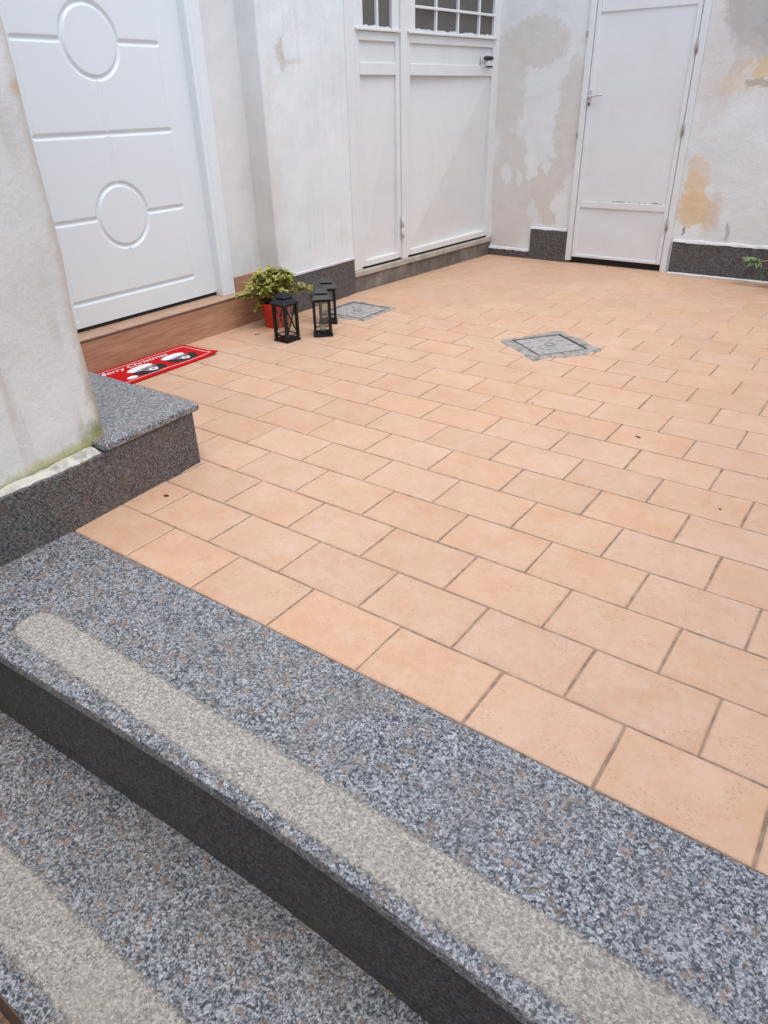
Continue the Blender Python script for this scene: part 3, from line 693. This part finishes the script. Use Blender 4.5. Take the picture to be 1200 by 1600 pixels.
cn = MB().lathe([(.0, .056), (.06, .056), (.06, .15), (.05, .155), (.0, .15)], k=16, cap=False).build('candle', 'candle', lt, smooth=True)
for (x, y, rz, lab) in ((-5.37, 7.22, R(43), 'black lantern standing in front of another lantern, beside the manhole cover'), (-5.86, 7.98, R(38), 'black lantern farthest back, half hidden behind another lantern')):
    c = copy_tree(lt); c.location = (x*U, y*U, 0); c.rotation_euler = (0, 0, rz); c['label'] = lab
lt.rotation_euler = (0, 0, R(-3))

# ================================================================== POTTED PLANT
def leaf_geo(m, uvs, p, d, up, L, W, curl, nseg=3):
    d = d.normalized(); s_ = d.cross(up); s_ = s_.normalized() if s_.length > 1e-3 else Vector((1, 0, 0)); nrm = s_.cross(d)
    prof = [.12, .85, 1., .55, .05] if nseg > 3 else [.15, 1., .75, .05]
    base = len(m.v); kk = len(prof)
    for i, wv in enumerate(prof):
        t = i/(kk-1); c_ = p+d*(L*t)-nrm*(curl*L*t*t)
        for sgn, u in ((-1, 0.), (0, .5), (1, 1.)):
            q_ = c_+s_*(sgn*W*wv/2)+nrm*(.18*W*wv*abs(sgn)); m.v.append(tuple(q_)); uvs.append((u, t))
    for i in range(kk-1):
        for j in range(2): m.f.append((base+3*i+j, base+3*i+j+1, base+3*i+4+j, base+3*i+3+j))
pt = thing('potted_plant', (-6.62, 7.24, 0), 'variegated leafy plant in red pot by the doorstep', 'potted plant')
pr = [(.0, .0), (.235, .0), (.245, .02), (.285, .39), (.32, .395), (.328, .50), (.31, .505), (.295, .42)]
MB().lathe(pr+[(.28, .38)], k=32, cap=False).build('pot', 'pot', pt, smooth=True, bevel=.005)
MB().lathe([(.285, .44), (.0, .46)], k=24, cap=False).build('soil', 'pot_inner', pt)
ms = MB(); ml = MB(); uvs = []; rr = random.Random(11)
stems = []
for i in range(58):
    a = rr.uniform(0, 2*math.pi); sp = rr.uniform(.12, .60); hh = .30+.36*(1-(sp/.62)**2)+rr.uniform(-.06, .06)
    p0 = Vector((.10*math.cos(a), .10*math.sin(a), .50)); p2 = Vector((sp*math.cos(a), sp*math.sin(a), .50+hh)); p1 = (p0+p2)/2+Vector((0, 0, .12))
    if i in (3, 9, 17): p2 = Vector((rr.uniform(-.35, -.15), -.75+.12*rr.random(), .74)); p1 = Vector((-.2, -.4, .80))
    if i in (5, 21): p2 = Vector((.55, .50, .72+.1*rr.random())); p1 = Vector((.3, .3, .8))
    if i in (7, 12, 25, 30): p2 = Vector((.30*math.cos(a), .30*math.sin(a)-.1, .42)); p1 = Vector((.34*math.cos(a), .34*math.sin(a), .66))
    crv = [p0*(1-t)**2+p1*(2*t*(1-t))+p2*t*t for t in np.linspace(0, 1, 6)]
    ms.tube(crv, [.010, .009, .008, .007, .006, .004], 4)
    for t in np.linspace(.30, 1., 17):
        p = p0*(1-t)**2+p1*(2*t*(1-t))+p2*t*t
        for _ in range(1 if t < .55 else 2):
            an = rr.uniform(0, 2*math.pi); d = Vector((math.cos(an), math.sin(an), rr.uniform(-.25, .8))); L = rr.uniform(.085, .15)
            leaf_geo(ml, uvs, p, d, Vector((rr.uniform(-.5, .5), rr.uniform(-.5, .5), 1)), L, L*rr.uniform(.45, .65), rr.uniform(0, .5))
ms.build('stems', 'stem', pt, (0, 0, -.05)); ml.uv = uvs; ml.build('foliage', 'leaf', pt, (0, 0, -.05), smooth=True)

# shrub at the right edge, one branch reaching into view
sh = thing('shrub', (1.75, 15.35, 0), 'green leafy twig at the right edge before the granite skirting', 'shrub')
MB().lathe([(0, 0), (.26, 0), (.34, .50), (.37, .505), (.37, .58), (.33, .58), (.31, .48), (0, .47)], k=28, cap=False).build('pot', 'terracotta', sh, smooth=True)
ms = MB(); ml = MB(); uvs = []; rr = random.Random(4)
# branch ends in local coordinates
brs = [((-.15, .05, .8), (-.6, .18, .62), (-1.10, .30, .52)), ((-.2, .1, .7), (-.55, .25, .45), (-.72, .35, .30)), ((.1, .1, .9), (.2, .2, 1.2), (.35, .2, 1.5)), ((0, -.1, .9), (.1, -.3, 1.1), (.3, -.45, 1.25)), ((.05, .1, .9), (-.05, .2, 1.2), (.1, .3, 1.45)), ((.2, 0, .8), (.45, .1, 1.0), (.7, .1, 1.1))]
for bi, (a, b, c_) in enumerate(brs):
    p0 = Vector((0, 0, .47)); pa, pb, pc = Vector(a), Vector(b), Vector(c_)
    def bz(t): return p0*(1-t)**3+pa*(3*t*(1-t)**2)+pb*(3*t*t*(1-t))+pc*t**3
    ms.tube([bz(t) for t in np.linspace(0, 1, 9)], [.03, .027, .024, .022, .019, .017, .014, .011, .006], 6)
    for t in np.linspace(.62 if bi == 0 else .4, 1, 9):
        for _ in range(3 if t > .8 else 1):
            an = rr.uniform(0, 6.28); d = Vector((math.cos(an), math.sin(an), rr.uniform(-.4, .6))); L = rr.uniform(.13, .22)
            if bi == 0 and t < .9: continue
            leaf_geo(ml, uvs, bz(t), d, Vector((rr.uniform(-.4, .4), rr.uniform(-.4, .4), 1)), L, L*.5, .4, 4)
    if bi == 0:
        for k_ in range(12):
            an = k_*2.4; d = Vector((math.cos(an)-.3, math.sin(an)*.6-.3, rr.uniform(-.5, .8))); L = rr.uniform(.17, .26)
            leaf_geo(ml, uvs, bz(1-.012*k_), d, Vector((0, -.5, 1)), L, L*.5, .4, 4)
ms.build('branches', 'twig', sh, smooth=True); ml.uv = uvs; ml.build('foliage', 'leaf2', sh, smooth=True)

# ================================================================== DOORMAT
dm = thing('doormat', (-7.20, 4.15, 0), 'red Christmas doormat with two puppies in white hats', 'doormat')
# local u = y (reading direction), local b = distance from the wall side (x)
W0, W1, MU0, MU1 = .0, .95, -1.08, 1.08
m = MB(); nu, nb = 26, 8; vs = []; fs = []
def mz(b, u):
    c_ = max(0, (u-.85)/.23)*max(0, (b-.7)/.25)
    return .028+.035*c_+.004*math.sin(u*5+b*3)
for j in range(nb+1):
    for i in range(nu+1):
        b, u = W0+(W1-W0)*j/nb, MU0+(MU1-MU0)*i/nu; vs.append((b, u, mz(b, u)))
n1 = len(vs); vs += [(x, y, z-.026) for x, y, z in vs]; st = nu+1
for j in range(nb):
    for i in range(nu):
        a = j*st+i; fs.append((a, a+st, a+st+1, a+1)); fs.append((n1+a, n1+a+1, n1+a+st+1, n1+a+st))
for i in range(nu): fs += [(i, i+1, n1+i+1, n1+i), (nb*st+i+1, nb*st+i, n1+nb*st+i, n1+nb*st+i+1)]
for j in range(nb): fs += [((j+1)*st, j*st, n1+j*st, n1+(j+1)*st), (j*st+nu, (j+1)*st+nu, n1+(j+1)*st+nu, n1+j*st+nu)]
m.add(vs, fs); m.build('pile', 'mat_red', dm, smooth=False)
def flat(name, mat, pts, lift, parent=dm):
    k = len(pts); c_ = (sum(p[0] for p in pts)/k, sum(p[1] for p in pts)/k)
    vs = [(b, u, mz(b, u)+lift) for b, u in pts]+[(c_[0], c_[1], mz(*c_)+lift)]
    o = MB().add(vs, [((i+1) % k, i, k) for i in range(k)]).build(name, mat, parent)
    return o
def ell(cb, cu, rb, ru, rot=0, k=24, wob=0, ph=0):
    out = []
    for i in range(k):
        a = 2*math.pi*i/k; w_ = 1+wob*math.sin(3*a+ph)+wob*.6*math.sin(7*a+ph*2); x, y = rb*w_*math.cos(a), ru*w_*math.sin(a)
        out.append((cb+x*math.cos(rot)-y*math.sin(rot), cu+x*math.sin(rot)+y*math.cos(rot)))
    return out
i0 = .085
for (b0, b1, u0, u1) in ((i0, i0+.018, MU0+.1, MU1-.09), (W1-i0-.018, W1-i0, MU0+.1, MU1-.09)):
    k = 24; m = MB(); vs = [];
    for i in range(k+1):
        u = u0+(u1-u0)*i/k; vs += [(b0, u, mz(b0, u)+.004), (b1, u, mz(b1, u)+.004)]
    m.add(vs, [(2*i, 2*i+1, 2*i+3, 2*i+2) for i in range(k)]); m.build('border_line', 'mat_pink', dm)
for (u0, u1) in ((MU1-.108, MU1-.09), (MU0+.1, MU0+.118)):
    k = 10; m = MB(); vs = []
    for i in range(k+1):
        b = i0+.018+(W1-2*i0-.036)*i/k; vs += [(b, u0, mz(b, u0)+.004), (b, u1, mz(b, u1)+.004)]
    m.add(vs, [(2*i, 2*i+1, 2*i+3, 2*i+2) for i in range(k)]); m.build('border_line', 'mat_pink', dm)
# lettering
cu = bpy.data.curves.new('lettering', 'FONT'); cu.body = 'Merry Christmas'; cu.size = .27*U; cu.shear = .30; cu.offset = .0003; cu.space_character = .98
to = bpy.data.objects.new('lettering_curve', cu); col.objects.link(to)
bpy.context.view_layer.update()
me = bpy.data.meshes.new_from_object(to.evaluated_get(bpy.context.evaluated_depsgraph_get())); bpy.data.objects.remove(to)
wd = max(v_.co.x for v_ in me.vertices)/U
for v_ in me.vertices:
    u = -1.0+v_.co.x/U*(1.50/wd); b = .275-v_.co.y/U*.72; v_.co = (b*U, u*U, (mz(b, u)+.0045)*U)
me.materials.clear(); me.materials.append(MAT['mat_white'])
lo = bpy.data.objects.new('lettering', me); col.objects.link(lo); lo.parent = dm
def puppy(b, u, s_, flip, dark):
    d_ = -1 if flip else 1
    hd_ = flat('puppy_print', 'mat_dark', ell(b+.03, u, .22*s_, .27*s_, 0, 30, .05, b*7+u), .005)
    flat('ear', 'mat_dark', ell(b+.05, u-.24*s_, .15*s_, .085*s_, .25), .0055, hd_); flat('ear', 'mat_dark', ell(b+.05, u+.24*s_, .15*s_, .085*s_, -.25), .0055, hd_)
    flat('hat', 'mat_white', ell(b-.15*s_, u-.06*s_*d_, .135*s_, .27*s_, .10, 26, .04, 1.), .0065, hd_)
    flat('hat_brim', 'mat_grey', ell(b-.07*s_, u, .028*s_, .235*s_, .06, 22, .03), .0075, hd_)
    flat('face_patch', 'mat_grey', ell(b+.03*s_, u+.02, .11*s_, .15*s_, 0, 24, .08, 2.), .0085, hd_)
    flat('muzzle', 'mat_white', ell(b+.10*s_, u+.04, .075*s_, .085*s_, 0, 20, .05), .0095, hd_)
    flat('nose', 'mat_dark', ell(b+.085*s_, u+.045, .026*s_, .036*s_), .0105, hd_)
    for e in (-1, 1): flat('eye', 'mat_dark', ell(b+.0*s_, u+.03+e*.085*s_, .024*s_, .026*s_), .0105, hd_)
puppy(.61, -.23, .98, False, 0); puppy(.58, .52, .95, False, 1)
flat('pompom', 'mat_white', ell(.74, -.66, .07, .10, 0, 20, .03), .005)

# ================================================================== SMALL SCRAPS
def scrap(x, y, sx, sy, rz, label, seed):
    rr = random.Random(seed); m = MB(); bm = bmesh.new(); bmesh.ops.create_icosphere(bm, subdivisions=2, radius=1)
    for v_ in bm.verts: v_.co = Vector((v_.co.x*sx, v_.co.y*sy, max(v_.co.z, -.3)*min(sx, sy)*.6))*(1+rr.uniform(-.22, .22))
    bm.faces.ensure_lookup_table(); bm.verts.index_update()
    m.add([tuple(v_.co) for v_ in bm.verts], [tuple(v_.index for v_ in f.verts) for f in bm.faces]); bm.free()
    o = m.build('dry_scrap', 'debris', None, (x, y, .3*min(sx, sy)*.6), smooth=True, label=label, category='debris', group='dry scraps on the tiles'); o.rotation_euler = (0, 0, rz)
scrap(-2.66, 1.08, .035, .022, .4, 'small dark clod on the tile beside the granite block', 1)
scrap(1.41, 5.71, .045, .014, -.5, 'thin dry leaf scrap on a tile right of the manhole', 2)
scrap(-6.50, 6.52, .06, .016, .9, 'dark dry leaf scrap on the floor between pot and doorstep', 3)
scrap(-.31, 6.08, .016, .012, 0, 'tiny dark speck on a tile below the diagonal manhole cover', 4)
scrap(2.79, 4.30, .016, .012, 0, 'tiny dark speck on a tile near the right edge', 5)
